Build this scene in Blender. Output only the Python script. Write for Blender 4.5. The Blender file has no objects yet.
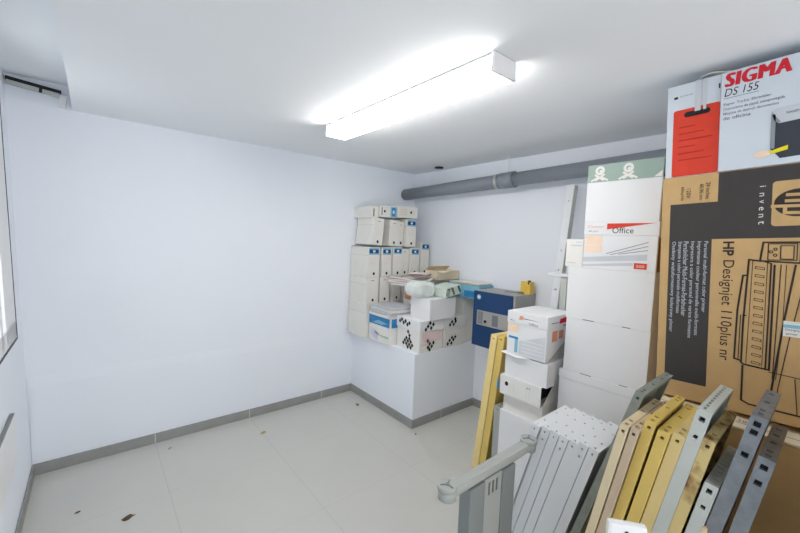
import bpy, bmesh, math, random
from mathutils import Vector, Matrix, Euler
random.seed(7)
C = bpy.context.scene.collection
S = bpy.context.scene
PI = math.pi

# ---------------------------------------------------------------- camera, world, light, exposure
YAW, PITCH, ROLL, FPX, CAMH = 0.8791, -0.0744, 0.0369, 371.1, 1.65
fw = Vector((math.cos(PITCH)*math.cos(YAW), math.cos(PITCH)*math.sin(YAW), math.sin(PITCH)))
r0 = Vector((math.sin(YAW), -math.cos(YAW), 0)); u0 = r0.cross(fw)
rt = math.cos(ROLL)*r0 + math.sin(ROLL)*u0
up = -math.sin(ROLL)*r0 + math.cos(ROLL)*u0
cam = bpy.data.cameras.new('camera'); camo = bpy.data.objects.new('camera', cam); C.objects.link(camo)
camo.matrix_world = Matrix(((rt.x, up.x, -fw.x, 0), (rt.y, up.y, -fw.y, 0), (rt.z, up.z, -fw.z, CAMH), (0, 0, 0, 1)))
cam.sensor_fit = 'HORIZONTAL'; cam.sensor_width = 36.0; cam.lens = FPX/800*36.0; cam.clip_start = 0.02
S.camera = camo

world = bpy.data.worlds.new('daylight'); S.world = world; world.use_nodes = True
bg = world.node_tree.nodes['Background']
bg.inputs['Color'].default_value = (0.93, 0.965, 1.0, 1); bg.inputs['Strength'].default_value = 1.2
LAMP_STRENGTH = 7.5
S.view_settings.view_transform = 'Standard'; S.view_settings.look = 'None'
S.view_settings.gamma = 1; S.view_settings.use_curve_mapping = False
S.view_settings.exposure = 1.26
S.cycles.diffuse_bounces = 10; S.cycles.max_bounces = 16

# ---------------------------------------------------------------- materials
def lin(c): return tuple((x/255/12.92 if x/255 <= 0.04045 else ((x/255+0.055)/1.055)**2.4) for x in c)
MATS = {}
def mat(name, rgb, rough=0.6, var=0.04, scale=12.0, metal=0.0, bump=0.0, spec=0.35):
    if name in MATS: return MATS[name]
    m = bpy.data.materials.new(name); m.use_nodes = True; nt = m.node_tree
    b = nt.nodes['Principled BSDF']; c = lin(rgb)
    b.inputs['Roughness'].default_value = rough; b.inputs['Metallic'].default_value = metal
    b.inputs['Specular IOR Level'].default_value = spec
    tc = nt.nodes.new('ShaderNodeTexCoord'); n = nt.nodes.new('ShaderNodeTexNoise')
    n.inputs['Scale'].default_value = scale; n.inputs['Detail'].default_value = 4
    nt.links.new(tc.outputs['Object'], n.inputs['Vector'])
    r = nt.nodes.new('ShaderNodeValToRGB')
    r.color_ramp.elements[0].position = 0.3; r.color_ramp.elements[1].position = 0.7
    r.color_ramp.elements[0].color = tuple(max(0, x*(1-var)) for x in c)+(1,)
    r.color_ramp.elements[1].color = tuple(min(1, x*(1+var)) for x in c)+(1,)
    nt.links.new(n.outputs['Fac'], r.inputs['Fac']); nt.links.new(r.outputs['Color'], b.inputs['Base Color'])
    if bump:
        bp = nt.nodes.new('ShaderNodeBump'); bp.inputs['Strength'].default_value = bump; bp.inputs['Distance'].default_value = 0.003
        nt.links.new(n.outputs['Fac'], bp.inputs['Height']); nt.links.new(bp.outputs['Normal'], b.inputs['Normal'])
    MATS[name] = m; return m
def rusty(name, rgb, rust, rough=0.55, thr=0.56, scale=9, metal=0.0):
    m = mat(name, rgb, rough, 0.05, 6, metal); nt = m.node_tree; b = nt.nodes['Principled BSDF']
    n = nt.nodes.new('ShaderNodeTexNoise'); n.inputs['Scale'].default_value = scale; n.inputs['Detail'].default_value = 6
    tc = nt.nodes.new('ShaderNodeTexCoord'); nt.links.new(tc.outputs['Object'], n.inputs['Vector'])
    r = nt.nodes.new('ShaderNodeValToRGB'); r.color_ramp.elements[0].position = thr; r.color_ramp.elements[1].position = thr+0.12
    mx = nt.nodes.new('ShaderNodeMix'); mx.data_type = 'RGBA'
    base = b.inputs['Base Color'].links[0].from_socket
    nt.links.new(n.outputs['Fac'], r.inputs['Fac']); nt.links.new(r.outputs['Color'], mx.inputs['Factor'])
    nt.links.new(base, mx.inputs['A']); mx.inputs['B'].default_value = lin(rust)+(1,)
    nt.links.new(mx.outputs['Result'], b.inputs['Base Color']); return m

WALL = mat('painted_plaster_wall', (235, 239, 246), 0.85, 0.008, 2.0, spec=0.15)
CEIL = mat('painted_ceiling', (232, 235, 238), 0.9, 0.006, 2.0, spec=0.1)
WHITE = mat('white_carton', (226, 227, 228), 0.7, 0.015, 5, bump=0.05)
WHITE2 = mat('off_white_carton', (226, 225, 221), 0.75, 0.02, 7, bump=0.05)
CREAM = mat('aged_archive_board', (226, 224, 218), 0.8, 0.025, 9, bump=0.05)
PAPER = mat('paper', (226, 224, 218), 0.8, 0.02, 20)
TAN = mat('kraft_cardboard', (196, 162, 112), 0.75, 0.05, 14, bump=0.06)
TANL = mat('pale_cardboard', (222, 210, 184), 0.75, 0.04, 10)
HPBLACK = mat('charcoal_print', (62, 59, 57), 0.6, 0.03, 20)
INK = mat('dark_ink', (50, 40, 36), 0.6, 0.02)
BLACK = mat('black', (22, 22, 24), 0.5, 0.05)
REDP = mat('red_print', (214, 62, 40), 0.55, 0.05, 25)
REDT = mat('red_lettering', (206, 34, 48), 0.55, 0.02)
BLUEP = mat('blue_print', (52, 132, 190), 0.6, 0.12, 25)
CYANP = mat('pale_blue_print', (128, 186, 208), 0.6, 0.08, 25)
NAVYP = mat('navy_print', (40, 62, 120), 0.6, 0.05)
GREENP = mat('sage_green_print', (152, 172, 162), 0.65, 0.03, 15)
PEACH = mat('peach_print', (238, 212, 188), 0.65, 0.04)
SALMON = mat('salmon_print', (224, 150, 118), 0.65, 0.04)
PINK = mat('pale_pink_print', (226, 202, 200), 0.7, 0.05, 40)
GREYT = mat('grey_lettering', (120, 122, 130), 0.6, 0.02)
GREYL = mat('pale_grey_print', (196, 200, 206), 0.6, 0.03)
YELL = mat('yellow_sticker', (232, 214, 30), 0.5, 0.02)
GREYM = mat('grey_painted_steel', (166, 169, 165), 0.45, 0.02, 10)
GREYD = mat('dark_grey_painted_steel', (128, 133, 133), 0.45, 0.02, 10)
GREYB = mat('grey_metal_case', (164, 164, 162), 0.45, 0.02, 10)
NAVY = mat('navy_painted_door', (24, 62, 108), 0.4, 0.03, 6)
PIPE = mat('grey_pvc', (132, 138, 146), 0.4, 0.02, 6)
GALV = mat('galvanised_steel', (128, 133, 138), 0.42, 0.14, 28, metal=0.35)
GALV2 = mat('dull_galvanised_steel', (148, 154, 146), 0.5, 0.12, 22, metal=0.25)
WMET = mat('white_enamel_steel', (222, 225, 228), 0.4, 0.01, 8)
GMET = mat('pale_grey_enamel_steel', (190, 194, 188), 0.45, 0.04, 8)
OCHRE = mat('ochre_enamel_steel', (214, 192, 132), 0.45, 0.06, 6)
OCHREP = mat('pale_ochre_enamel_steel', (216, 200, 164), 0.5, 0.05, 6)
OCHREY = mat('yellow_ochre_enamel_steel', (214, 186, 104), 0.45, 0.07, 6)
RUST = rusty('rusty_ochre_steel', (206, 184, 126), (120, 84, 44), thr=0.5)
TRIMG = mat('grey_skirting_tile', (150, 150, 148), 0.55, 0.06, 9)
DARKGAP = mat('dark_gap', (70, 76, 80), 0.6, 0.03)
ALU = mat('aluminium', (186, 188, 184), 0.35, 0.04, 20, metal=0.6)
WPLAS = mat('white_plastic', (232, 232, 232), 0.35, 0.01)
WOODY = mat('pale_wood', (206, 178, 138), 0.6, 0.1, 30)
LEAF = mat('dry_leaf', (140, 118, 72), 0.8, 0.3, 60)
BROWNT = mat('brown_tape', (150, 108, 66), 0.5, 0.05)

def floor_mat():
    m = bpy.data.materials.new('grey_floor_tiles'); m.use_nodes = True; nt = m.node_tree; N = nt.nodes.new
    b = nt.nodes['Principled BSDF']; b.inputs['Roughness'].default_value = 0.5; b.inputs['Specular IOR Level'].default_value = 0.3
    geo = N('ShaderNodeNewGeometry'); sep = N('ShaderNodeSeparateXYZ'); nt.links.new(geo.outputs['Position'], sep.inputs[0])
    def line(out, off, pitch, w):
        a = N('ShaderNodeMath'); a.operation = 'SUBTRACT'; a.inputs[1].default_value = off; nt.links.new(out, a.inputs[0])
        p = N('ShaderNodeMath'); p.operation = 'PINGPONG'; p.inputs[1].default_value = pitch/2; nt.links.new(a.outputs[0], p.inputs[0])
        l = N('ShaderNodeMath'); l.operation = 'LESS_THAN'; l.inputs[1].default_value = w; nt.links.new(p.outputs[0], l.inputs[0])
        return l.outputs[0]
    lx = line(sep.outputs['X'], 0.341, 0.71, 0.0022); ly = line(sep.outputs['Y'], 2.62, 0.71, 0.0015)
    mx = N('ShaderNodeMath'); mx.operation = 'MAXIMUM'; nt.links.new(lx, mx.inputs[0]); nt.links.new(ly, mx.inputs[1])
    n = N('ShaderNodeTexNoise'); n.inputs['Scale'].default_value = 3; n.inputs['Detail'].default_value = 6
    nt.links.new(geo.outputs['Position'], n.inputs['Vector'])
    r = N('ShaderNodeValToRGB'); r.color_ramp.elements[0].color = lin((196, 196, 190))+(1,); r.color_ramp.elements[1].color = lin((203, 202, 196))+(1,)
    nt.links.new(n.outputs['Fac'], r.inputs['Fac'])
    mix = N('ShaderNodeMix'); mix.data_type = 'RGBA'; nt.links.new(mx.outputs[0], mix.inputs['Factor'])
    nt.links.new(r.outputs['Color'], mix.inputs['A']); mix.inputs['B'].default_value = lin((186, 186, 180))+(1,)
    nt.links.new(mix.outputs['Result'], b.inputs['Base Color']); return m
FLOOR = floor_mat()
def emit(name, rgb, s):
    m = bpy.data.materials.new(name); m.use_nodes = True; nt = m.node_tree
    b = nt.nodes['Principled BSDF']; b.inputs['Base Color'].default_value = (0.9, 0.9, 0.9, 1)
    b.inputs['Emission Color'].default_value = lin(rgb)+(1,); b.inputs['Emission Strength'].default_value = s
    return m
LAMPM = emit('lit_diffuser', (255, 250, 244), LAMP_STRENGTH)
def glass_mat():
    m = bpy.data.materials.new('window_glass'); m.use_nodes = True; nt = m.node_tree
    for n in list(nt.nodes): nt.nodes.remove(n)
    o = nt.nodes.new('ShaderNodeOutputMaterial'); t = nt.nodes.new('ShaderNodeBsdfTransparent'); g = nt.nodes.new('ShaderNodeBsdfGlossy')
    g.inputs['Roughness'].default_value = 0.05; mx = nt.nodes.new('ShaderNodeMixShader'); mx.inputs[0].default_value = 0.08
    nt.links.new(t.outputs[0], mx.inputs[1]); nt.links.new(g.outputs[0], mx.inputs[2]); nt.links.new(mx.outputs[0], o.inputs[0]); return m
GLASS = glass_mat()

# ---------------------------------------------------------------- mesh helpers
def quad(bm, pts, mi=0):
    f = bm.faces.new([bm.verts.new(p) for p in pts]); f.material_index = mi; return f
def bx(bm, lo, hi, mi=0, bev=0.0):
    x0, y0, z0 = lo; x1, y1, z1 = hi
    v = [bm.verts.new(p) for p in ((x0,y0,z0),(x1,y0,z0),(x1,y1,z0),(x0,y1,z0),(x0,y0,z1),(x1,y0,z1),(x1,y1,z1),(x0,y1,z1))]
    fs = [bm.faces.new([v[i] for i in q]) for q in ((3,2,1,0),(4,5,6,7),(0,1,5,4),(1,2,6,5),(2,3,7,6),(3,0,4,7))]
    for f in fs: f.material_index = mi
    if bev:
        es = {e for f in fs for e in f.edges}
        bmesh.ops.bevel(bm, geom=list(es), offset=bev, segments=2, affect='EDGES', profile=0.6)
def cyl(bm, p0, p1, r, seg=24, mi=0, r1=None):
    p0 = Vector(p0); p1 = Vector(p1); d = (p1-p0).normalized()
    a = d.orthogonal().normalized(); b = d.cross(a); r1 = r if r1 is None else r1
    A = [bm.verts.new(p0 + r*(math.cos(2*PI*i/seg)*a + math.sin(2*PI*i/seg)*b)) for i in range(seg)]
    B = [bm.verts.new(p1 + r1*(math.cos(2*PI*i/seg)*a + math.sin(2*PI*i/seg)*b)) for i in range(seg)]
    for i in range(seg):
        f = bm.faces.new((A[i], A[(i+1) % seg], B[(i+1) % seg], B[i])); f.smooth = True; f.material_index = mi
    f = bm.faces.new(A[::-1]); f.material_index = mi; f = bm.faces.new(B); f.material_index = mi
def obj(name, bm, m, parent=None):
    me = bpy.data.meshes.new(name); bmesh.ops.recalc_face_normals(bm, faces=bm.faces); bm.to_mesh(me); bm.free()
    o = bpy.data.objects.new(name, me); C.objects.link(o)
    for x in (m if isinstance(m, (list, tuple)) else [m]): me.materials.append(x)
    if parent: o.parent = parent
    return o
def box_part(name, lo, hi, m, parent, bev=0.002):
    bm = bmesh.new(); bx(bm, lo, hi, 0, bev); return obj(name, bm, m, parent)
def tag(o, label, cat, group=None):
    o['label'] = label; o['category'] = cat
    if group: o['group'] = group
    return o
def thing(name, label, cat, loc, rot=(0, 0, 0), group=None):
    o = bpy.data.objects.new(name, None); C.objects.link(o); o.location = loc; o.rotation_euler = rot
    o.empty_display_size = 0.05
    return tag(o, label, cat, group)
def struct(name, bm, m, parent=None):
    o = obj(name, bm, m, parent)
    if not parent: o['kind'] = 'structure'
    return o
def text_mesh(s, bold=0.0, shear=0.0, space=1.0):
    cu = bpy.data.curves.new('lettering', 'FONT'); cu.body = s; cu.offset = bold; cu.shear = shear; cu.space_character = space
    cu.resolution_u = 3
    o = bpy.data.objects.new('lettering', cu); C.objects.link(o)
    bpy.context.view_layer.update()
    me = bpy.data.meshes.new_from_object(o.evaluated_get(bpy.context.evaluated_depsgraph_get()))
    bpy.data.objects.remove(o); bpy.data.curves.remove(cu); return me
def text(name, s, parent, origin, right, upv, w, hgt, m, bold=0.0, shear=0.0, space=1.0, fat=0.0):
    """lettering fitted into w x hgt from origin (lower left) on a face spanned by right and upv"""
    me = text_mesh(s, bold, shear, space); me.name = name
    xs = [v.co.x for v in me.vertices]; ys = [v.co.y for v in me.vertices]
    x0, x1, y0, y1 = min(xs), max(xs), min(ys), max(ys)
    O, R, U = Vector(origin), Vector(right), Vector(upv)
    for v in me.vertices:
        v.co = O + R*((v.co.x-x0)/(x1-x0)*w) + U*((v.co.y-y0)/(y1-y0)*hgt)
    if fat:                    # heavier strokes: the same outline laid over itself, shifted a little
        b = bmesh.new(); b.from_mesh(me); src = list(b.faces); n = R.cross(U).normalized()
        for k in (1, 2, 3):
            g = bmesh.ops.duplicate(b, geom=src)['geom']
            for v in g:
                if isinstance(v, bmesh.types.BMVert): v.co += R*(fat*k/3) + n*0.00015*k
        b.to_mesh(me); b.free()
    me.materials.append(m)
    o = bpy.data.objects.new(name, me); C.objects.link(o); o.parent = parent; return o
class Face:
    """2-D drawing on a flat face: thin printed shapes as one mesh per print"""
    def __init__(s, O, R, U, off=0.0008):
        s.O, s.R, s.U = Vector(O), Vector(R), Vector(U); s.n = s.R.cross(s.U).normalized(); s.off = off; s.c = 0
    def p(s, a, b, k=1): return s.O + s.R*a + s.U*b + s.n*s.off*k
    def poly(s, bm, pts, k=1, mi=0): return quad(bm, [s.p(a, b, k) for a, b in pts], mi)
    def rect(s, bm, a0, b0, a1, b1, k=1, mi=0): return s.poly(bm, [(a0,b0),(a1,b0),(a1,b1),(a0,b1)], k, mi)
    def line(s, bm, pts, w, k=1, mi=0):
        for (a0,b0),(a1,b1) in zip(pts, pts[1:]):
            L = math.hypot(a1-a0, b1-b0)
            if L == 0: continue
            nx, ny = -(b1-b0)/L*w/2, (a1-a0)/L*w/2; ex, ey = (a1-a0)/L*w/3, (b1-b0)/L*w/3
            s.poly(bm, [(a0-ex+nx,b0-ey+ny),(a0-ex-nx,b0-ey-ny),(a1+ex-nx,b1+ey-ny),(a1+ex+nx,b1+ey+ny)], k+0.12*(s.c % 7), mi); s.c += 1
    def ell(s, bm, a, b, ra, rb, k=1, mi=0, n=28): s.poly(bm, [(a+ra*math.cos(2*PI*i/n), b+rb*math.sin(2*PI*i/n)) for i in range(n)], k, mi)
    def ring(s, bm, a, b, r0, r1, t0=0, t1=2*PI, k=1, mi=0, n=24):
        for i in range(n):
            q0 = t0+(t1-t0)*i/n; q1 = t0+(t1-t0)*(i+1)/n
            s.poly(bm, [(a+r0*math.cos(q0),b+r0*math.sin(q0)),(a+r1*math.cos(q0),b+r1*math.sin(q0)),(a+r1*math.cos(q1),b+r1*math.sin(q1)),(a+r0*math.cos(q1),b+r0*math.sin(q1))], k, mi)
    def rrect(s, bm, a0, b0, a1, b1, r, k=1, mi=0):
        pts = []
        for cx, cy, t in ((a1-r,b1-r,0),(a0+r,b1-r,PI/2),(a0+r,b0+r,PI),(a1-r,b0+r,1.5*PI)):
            pts += [(cx+r*math.cos(t+PI/2*i/5), cy+r*math.sin(t+PI/2*i/5)) for i in range(6)]
        s.poly(bm, pts, k, mi)
def print_part(name, parent, face, m, draw):
    bm = bmesh.new(); draw(bm, face)
    me = bpy.data.meshes.new(name); bm.to_mesh(me); bm.free()
    o = bpy.data.objects.new(name, me); C.objects.link(o); o.parent = parent
    for x in (m if isinstance(m, (list, tuple)) else [m]): me.materials.append(x)
    return o
NEGX = (0, 0, -PI/2)          # a thing whose front faces the left wall side (-X); its right is -Y
def front(w, d): return Face((-w/2, -d/2, 0), (1,0,0), (0,0,1))          # local front face, origin lower left
def rside(w, d): return Face((w/2, -d/2, 0), (0,1,0), (0,0,1))           # local right side, origin front lower
def lside(w, d): return Face((-w/2, d/2, 0), (0,-1,0), (0,0,1))          # local left side, origin rear lower

# ---------------------------------------------------------------- setting
X2, Y1, X3, H, PX, PY, PZ = 2.937, 3.322, -0.339, 2.41, 2.119, 2.315, 0.655
YB = -1.2                      # the room goes on behind the camera
bm = bmesh.new(); bx(bm, (X3-0.2, YB, -0.1), (X2+0.2, Y1+0.2, 0)); struct('floor', bm, FLOOR)
XC = -0.09                     # ceiling steps up into a narrow recess along the left wall
bm = bmesh.new(); bx(bm, (XC, YB, H), (X2+0.2, Y1+0.2, H+0.3), 0, 0); bx(bm, (X3-0.3, YB, H+0.15), (XC, Y1+0.2, H+0.3)); struct('ceiling', bm, CEIL)
bm = bmesh.new(); bx(bm, (X3-0.3, Y1, 0), (X2+0.2, Y1+0.2, H+0.15))
prof = [(Y1+0.01, 0), (Y1-0.006, 0), (Y1-0.006, 0.60), (Y1, 0.665), (Y1+0.01, 0.665)]   # slightly thicker lower part
for (ya, za), (yb, zb) in zip(prof, prof[1:]): quad(bm, [(X3, ya, za), (PX, ya, za), (PX, yb, zb), (X3, yb, zb)])
struct('wall_back', bm, WALL)
bm = bmesh.new(); bx(bm, (X2, YB, 0), (X2+0.2, Y1, H)); struct('wall_right', bm, WALL)
WINS = ((2.35, 3.08),)                        # window in the left wall
WZ0, WZ1 = 0.99, 2.40
TILT = 0.0232                                 # the left wall leans outward a little
bm = bmesh.new()
bx(bm, (X3-0.2, YB, 0), (X3, Y1, WZ0)); bx(bm, (X3-0.2, YB, WZ1), (X3, Y1, H+0.15))
for ya, yb in ((YB, WINS[0][0]), (WINS[0][1], Y1)): bx(bm, (X3-0.2, ya, WZ0), (X3, yb, WZ1))
for v in bm.verts: v.co.x -= TILT*v.co.z
struct('wall_left', bm, WALL)
for n, (wy0, wy1) in enumerate(WINS):
    win = bpy.data.objects.new('window_%d' % (n+1), None); C.objects.link(win); win['kind'] = 'structure'
    win.location = (X3-TILT*WZ0, (wy0+wy1)/2, WZ0); win.rotation_euler = (0, -TILT, 0)
    ww, wh = (wy1-wy0)/2, WZ1-WZ0
    bm = bmesh.new()
    for lo, hi in (((-0.06,-ww,0),(0.004,-ww+0.05,wh)), ((-0.06,ww-0.30,0),(0.004,ww,wh)), ((-0.06,-ww,0),(0.004,ww,0.10)), ((-0.06,-ww,wh-0.05),(0.004,ww,wh)), ((-0.06,-0.08,0),(0.004,-0.02,wh))):
        bx(bm, lo, hi, 0, 0.002)
    obj('window_frame', bm, WPLAS, win)
    bm = bmesh.new(); bx(bm, (-0.035,-ww+0.05,0.05), (-0.03,ww-0.05,wh-0.05)); obj('window_pane', bm, GLASS, win)
    bm = bmesh.new()
    for lo, hi in (((0,ww,-0.012),(0.006,ww+0.012,wh)), ((0,-ww-0.012,-0.012),(0.006,ww+0.012,0))): bx(bm, lo, hi)
    obj('window_gasket', bm, DARKGAP, win)
# unseen wide doorway, added behind the camera to let in fill daylight
DX0, DX1, DZ = -0.15, 2.0, 2.0
bm = bmesh.new(); bx(bm, (X3-0.3, YB-0.2, 0), (DX0, YB, H+0.15)); bx(bm, (DX1, YB-0.2, 0), (X2+0.2, YB, H+0.15)); bx(bm, (DX0, YB-0.2, DZ), (DX1, YB, H+0.15)); struct('wall_front', bm, WALL)
# plinth (a boxed-in step in the corner)
bm = bmesh.new(); bx(bm, (PX, PY, 0), (X2, Y1-0.0, PZ), 0, 0.004); struct('trim_1', bm, WALL)
# skirting
def skirt_mat():
    nt = TRIMG.node_tree; b = nt.nodes['Principled BSDF']; N = nt.nodes.new
    geo = N('ShaderNodeNewGeometry'); sep = N('ShaderNodeSeparateXYZ'); nt.links.new(geo.outputs['Position'], sep.inputs[0])
    a = N('ShaderNodeMath'); a.operation = 'SUBTRACT'; a.inputs[1].default_value = 0.341; nt.links.new(sep.outputs['X'], a.inputs[0])
    p = N('ShaderNodeMath'); p.operation = 'PINGPONG'; p.inputs[1].default_value = 0.355; nt.links.new(a.outputs[0], p.inputs[0])
    l = N('ShaderNodeMath'); l.operation = 'LESS_THAN'; l.inputs[1].default_value = 0.003; nt.links.new(p.outputs[0], l.inputs[0])
    mix = N('ShaderNodeMix'); mix.data_type = 'RGBA'; base = b.inputs['Base Color'].links[0].from_socket
    nt.links.new(l.outputs[0], mix.inputs['Factor']); nt.links.new(base, mix.inputs['A']); mix.inputs['B'].default_value = lin((205, 205, 200))+(1,)
    nt.links.new(mix.outputs['Result'], b.inputs['Base Color'])
skirt_mat()
BH, BT = 0.076, 0.011
bm = bmesh.new(); bx(bm, (X3, Y1-BT-0.006, 0), (PX, Y1-0.006, BH), 0, 0.0015); struct('baseboard_back', bm, TRIMG)
bm = bmesh.new(); bx(bm, (X3, YB, 0), (X3+BT, Y1-BT-0.006, BH), 0, 0.0015); struct('baseboard_left', bm, TRIMG)
bm = bmesh.new(); bx(bm, (X2-BT, YB, 0), (X2, PY-BT, BH), 0, 0.0015); struct('baseboard_right', bm, TRIMG)
bm = bmesh.new(); bx(bm, (PX-BT, PY-BT, 0), (PX, Y1-BT-0.006, BH), 0, 0.0015); bx(bm, (PX, PY-BT, 0), (X2, PY, BH), 0, 0.0015); struct('baseboard_plinth', bm, TRIMG)

# ---------------------------------------------------------------- ceiling lamp
t = thing('ceiling_light', 'long white linear ceiling lamp, lit, with grey end caps', 'lamp', (1.312, 1.648, H))
L, W, D = 1.37, 0.15, 0.08
box_part('mounting_base', (-W/2+0.004, -L/2+0.004, -0.014), (W/2-0.004, L/2-0.004, 0), GREYD, t, 0)
box_part('diffuser', (-W/2, -L/2+0.006, -D), (W/2, L/2-0.006, -0.014), LAMPM, t, 0.006)
for s in (-1, 1):
    box_part('end_cap', (-W/2-0.001, s*L/2-0.006, -D-0.001), (W/2+0.001, s*L/2+0.006, -0.004), WPLAS, t, 0.001)
# ceiling marks and the pipe
bm = bmesh.new(); cyl(bm, (2.80, 2.80, H), (2.80, 2.80, H-0.012), 0.045, 20)
tag(obj('ceiling_vent', bm, BLACK), 'small dark round vent on the ceiling near the far corner', 'vent')
t = thing('drain_pipe', 'thick grey plastic pipe hung below the ceiling along the right wall', 'pipe', (2.79, 3.3, 2.158))
pz = lambda y: (3.3-y)*0.025
bm = bmesh.new(); cyl(bm, (0, 0.02, 0), (0, -1.33, pz(1.97)), 0.062, 32); obj('pipe_run', bm, PIPE, t)
bm = bmesh.new(); cyl(bm, (0, -1.33, pz(1.97)), (0, -4.6, pz(-1.3)), 0.057, 32); obj('pipe_run', bm, PIPE, t)
bm = bmesh.new(); cyl(bm, (0, -1.29, pz(2.01)), (0, -1.43, pz(1.87)), 0.069, 32); obj('pipe_collar', bm, PIPE, t)
bm = bmesh.new(); cyl(bm, (0, -1.36, pz(1.94)+0.06), (0, -1.36, H-2.158), 0.004, 10); obj('hanger_rod', bm, WMET, t)
bm = bmesh.new(); cyl(bm, (0, -1.24, pz(2.06)), (0, -1.27, pz(2.03)), 0.066, 28); obj('hanger_clip', bm, ALU, t)
# rail at the top left corner
t = thing('curtain_rail', 'short silver rail in the ceiling recess at the top left corner', 'rail', (X3-0.055, Y1-0.03, H+0.085), (0, 0.10, 0))
box_part('rail_bar', (0.005, 0.0, 0.0), (0.245, 0.022, 0.024), ALU, t, 0.002)
box_part('rail_gap', (0.0, 0.004, 0.024), (0.25, 0.028, 0.045), BLACK, t, 0)
box_part('rail_clip', (0.15, -0.004, -0.003), (0.165, 0.0, 0.026), BLACK, t, 0)
box_part('rail_bracket', (0.246, -0.005, -0.06), (0.28, 0.028, 0.02), WPLAS, t, 0.004)
# panel low on the left wall
t = thing('wall_panel', 'white panel low on the left wall, dark strip on top for the shadow gap', 'panel', (X3-TILT*0.41, 1.98, 0.41), (0, -TILT, 0))
box_part('panel_face', (0, -0.7, 0), (0.02, 0.735, 0.25), WPLAS, t, 0.003)
box_part('shadow_gap_strip', (0.002, -0.7, 0.25), (0.018, 0.735, 0.257), GREYD, t, 0)  # shade of the gap above the panel, painted as a dark strip

# ---------------------------------------------------------------- cartons
def carton(name, label, cat, w, d, h, loc, rot=NEGX, m=WHITE, group=None, lid=0.0, lidm=None, over=0.003, seam=False, bev=0.003):
    """closed carton; Empty at the centre of its base, local front is -Y"""
    t = thing(name, label, cat, loc, rot, group)
    if lid:
        box_part('body', (-w/2, -d/2, 0), (w/2, d/2, h-0.006), m, t, bev)
        box_part('lid', (-w/2-over, -d/2-over, h-lid), (w/2+over, d/2+over, h), lidm or m, t, bev)
    else:
        box_part('body', (-w/2, -d/2, 0), (w/2, d/2, h), m, t, bev)
    return t
def at_x(x, ya, yb, d, z):     # base centre of a box whose front lies on plane x between ya (far) and yb (near)
    return (x+d/2, (ya+yb)/2, z)

# --- column of white cartons against the big printer box
XCOL = 2.10
def col(ya, yb, z0, z1, label, d=0.36, **k):
    return carton(k.pop('name', 'storage_carton'), label, 'box', ya-yb, d, z1-z0, at_x(XCOL, ya, yb, d, z0), **k)
g = 'white cartons in the tall column'
col(1.03, 0.590, 0.0, 0.465, 'plain white carton at the floor, lowest of the tall white column', group=g)
col(1.03, 0.590, 0.465, 0.93, 'white carton second from the floor in the tall white column, behind white shelves', group=g, lid=0.05)
b3 = col(1.012, 0.590, 0.93, 1.236, 'blank white carton third from the floor in the tall column, beside printer box', group=g)
b2 = col(1.02, 0.592, 1.236, 1.527, 'blank white carton directly under the copy paper box with the red wedge', group=g)
for b, w in ((b3, 0.422), (b2, 0.428)):
    for a0, a1 in ((0.10, 0.16), (0.30, 0.34)): print_part('handle_gap', b, front(w, 0.36), DARKGAP, lambda bm, f: f.rect(bm, a0, 0.0005, a1, 0.004))
w, d = 0.350, 0.33
off = carton('paper_box', 'white copy paper box with red wedge on its lid in the tall column', 'box', w, d, 0.253, at_x(XCOL, 0.943, 0.593, d, 1.527), lid=0.07, m=WHITE, lidm=WHITE)
f = front(w+0.006, d+0.006); fb = front(w, d)
print_part('red_wedge', off, f, REDP, lambda bm, f: f.poly(bm, [(0.118,0.213),(0.118,0.244),(0.34,0.245)]))
text('lettering', 'Office', off, f.p(0.145, 0.193), f.R, f.U, 0.10, 0.03, INK)
text('lettering', 'Canon', off, f.p(0.02, 0.222), f.R, f.U, 0.08, 0.012, SALMON)
text('lettering', '80 g/m', off, f.p(0.025, 0.197), f.R, f.U, 0.05, 0.010, GREYT)
print_part('peach_panel', off, fb, PEACH, lambda bm, f: (f.rect(bm, 0.008, 0.09, 0.095, 0.125), f.rect(bm, 0.008, 0.13, 0.095, 0.178)))
print_part('fan_lines', off, fb, GREYT, lambda bm, f: (f.line(bm, [(0.12,0.085),(0.31,0.15)], 0.003), f.line(bm, [(0.14,0.08),(0.31,0.13)], 0.003), f.line(bm, [(0.18,0.085),(0.31,0.11)], 0.003)))
print_part('swoosh', off, fb, GREYL, lambda bm, f: (f.poly(bm, [(0.0,0.035),(0.0,0.06),(0.31,0.09),(0.31,0.06)]), f.poly(bm, [(0.0,0.01),(0.0,0.02),(0.25,0.045),(0.25,0.03)])))
print_part('red_label', off, fb, REDP, lambda bm, f: f.rect(bm, 0.255, 0.015, 0.312, 0.045))
text('lettering', '500', off, fb.p(0.265, 0.022, 2), fb.R, fb.U, 0.036, 0.014, PAPER)
fr = rside(w, d); print_part('brown_side', off, fr, BROWNT, lambda bm, f: f.rect(bm, 0.012, 0.005, d-0.02, 0.175))
w, d = 0.352, 0.36
gb = carton('patterned_carton', 'white carton with sage green patterned top band, crown of the tall column', 'box', w, d, 0.305, at_x(XCOL, 0.948, 0.596, d, 1.78), m=WHITE)
print_part('green_band', gb, front(w, d), GREENP, lambda bm, f: f.rect(bm, 0.002, 0.212, w-0.002, 0.304))
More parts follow.
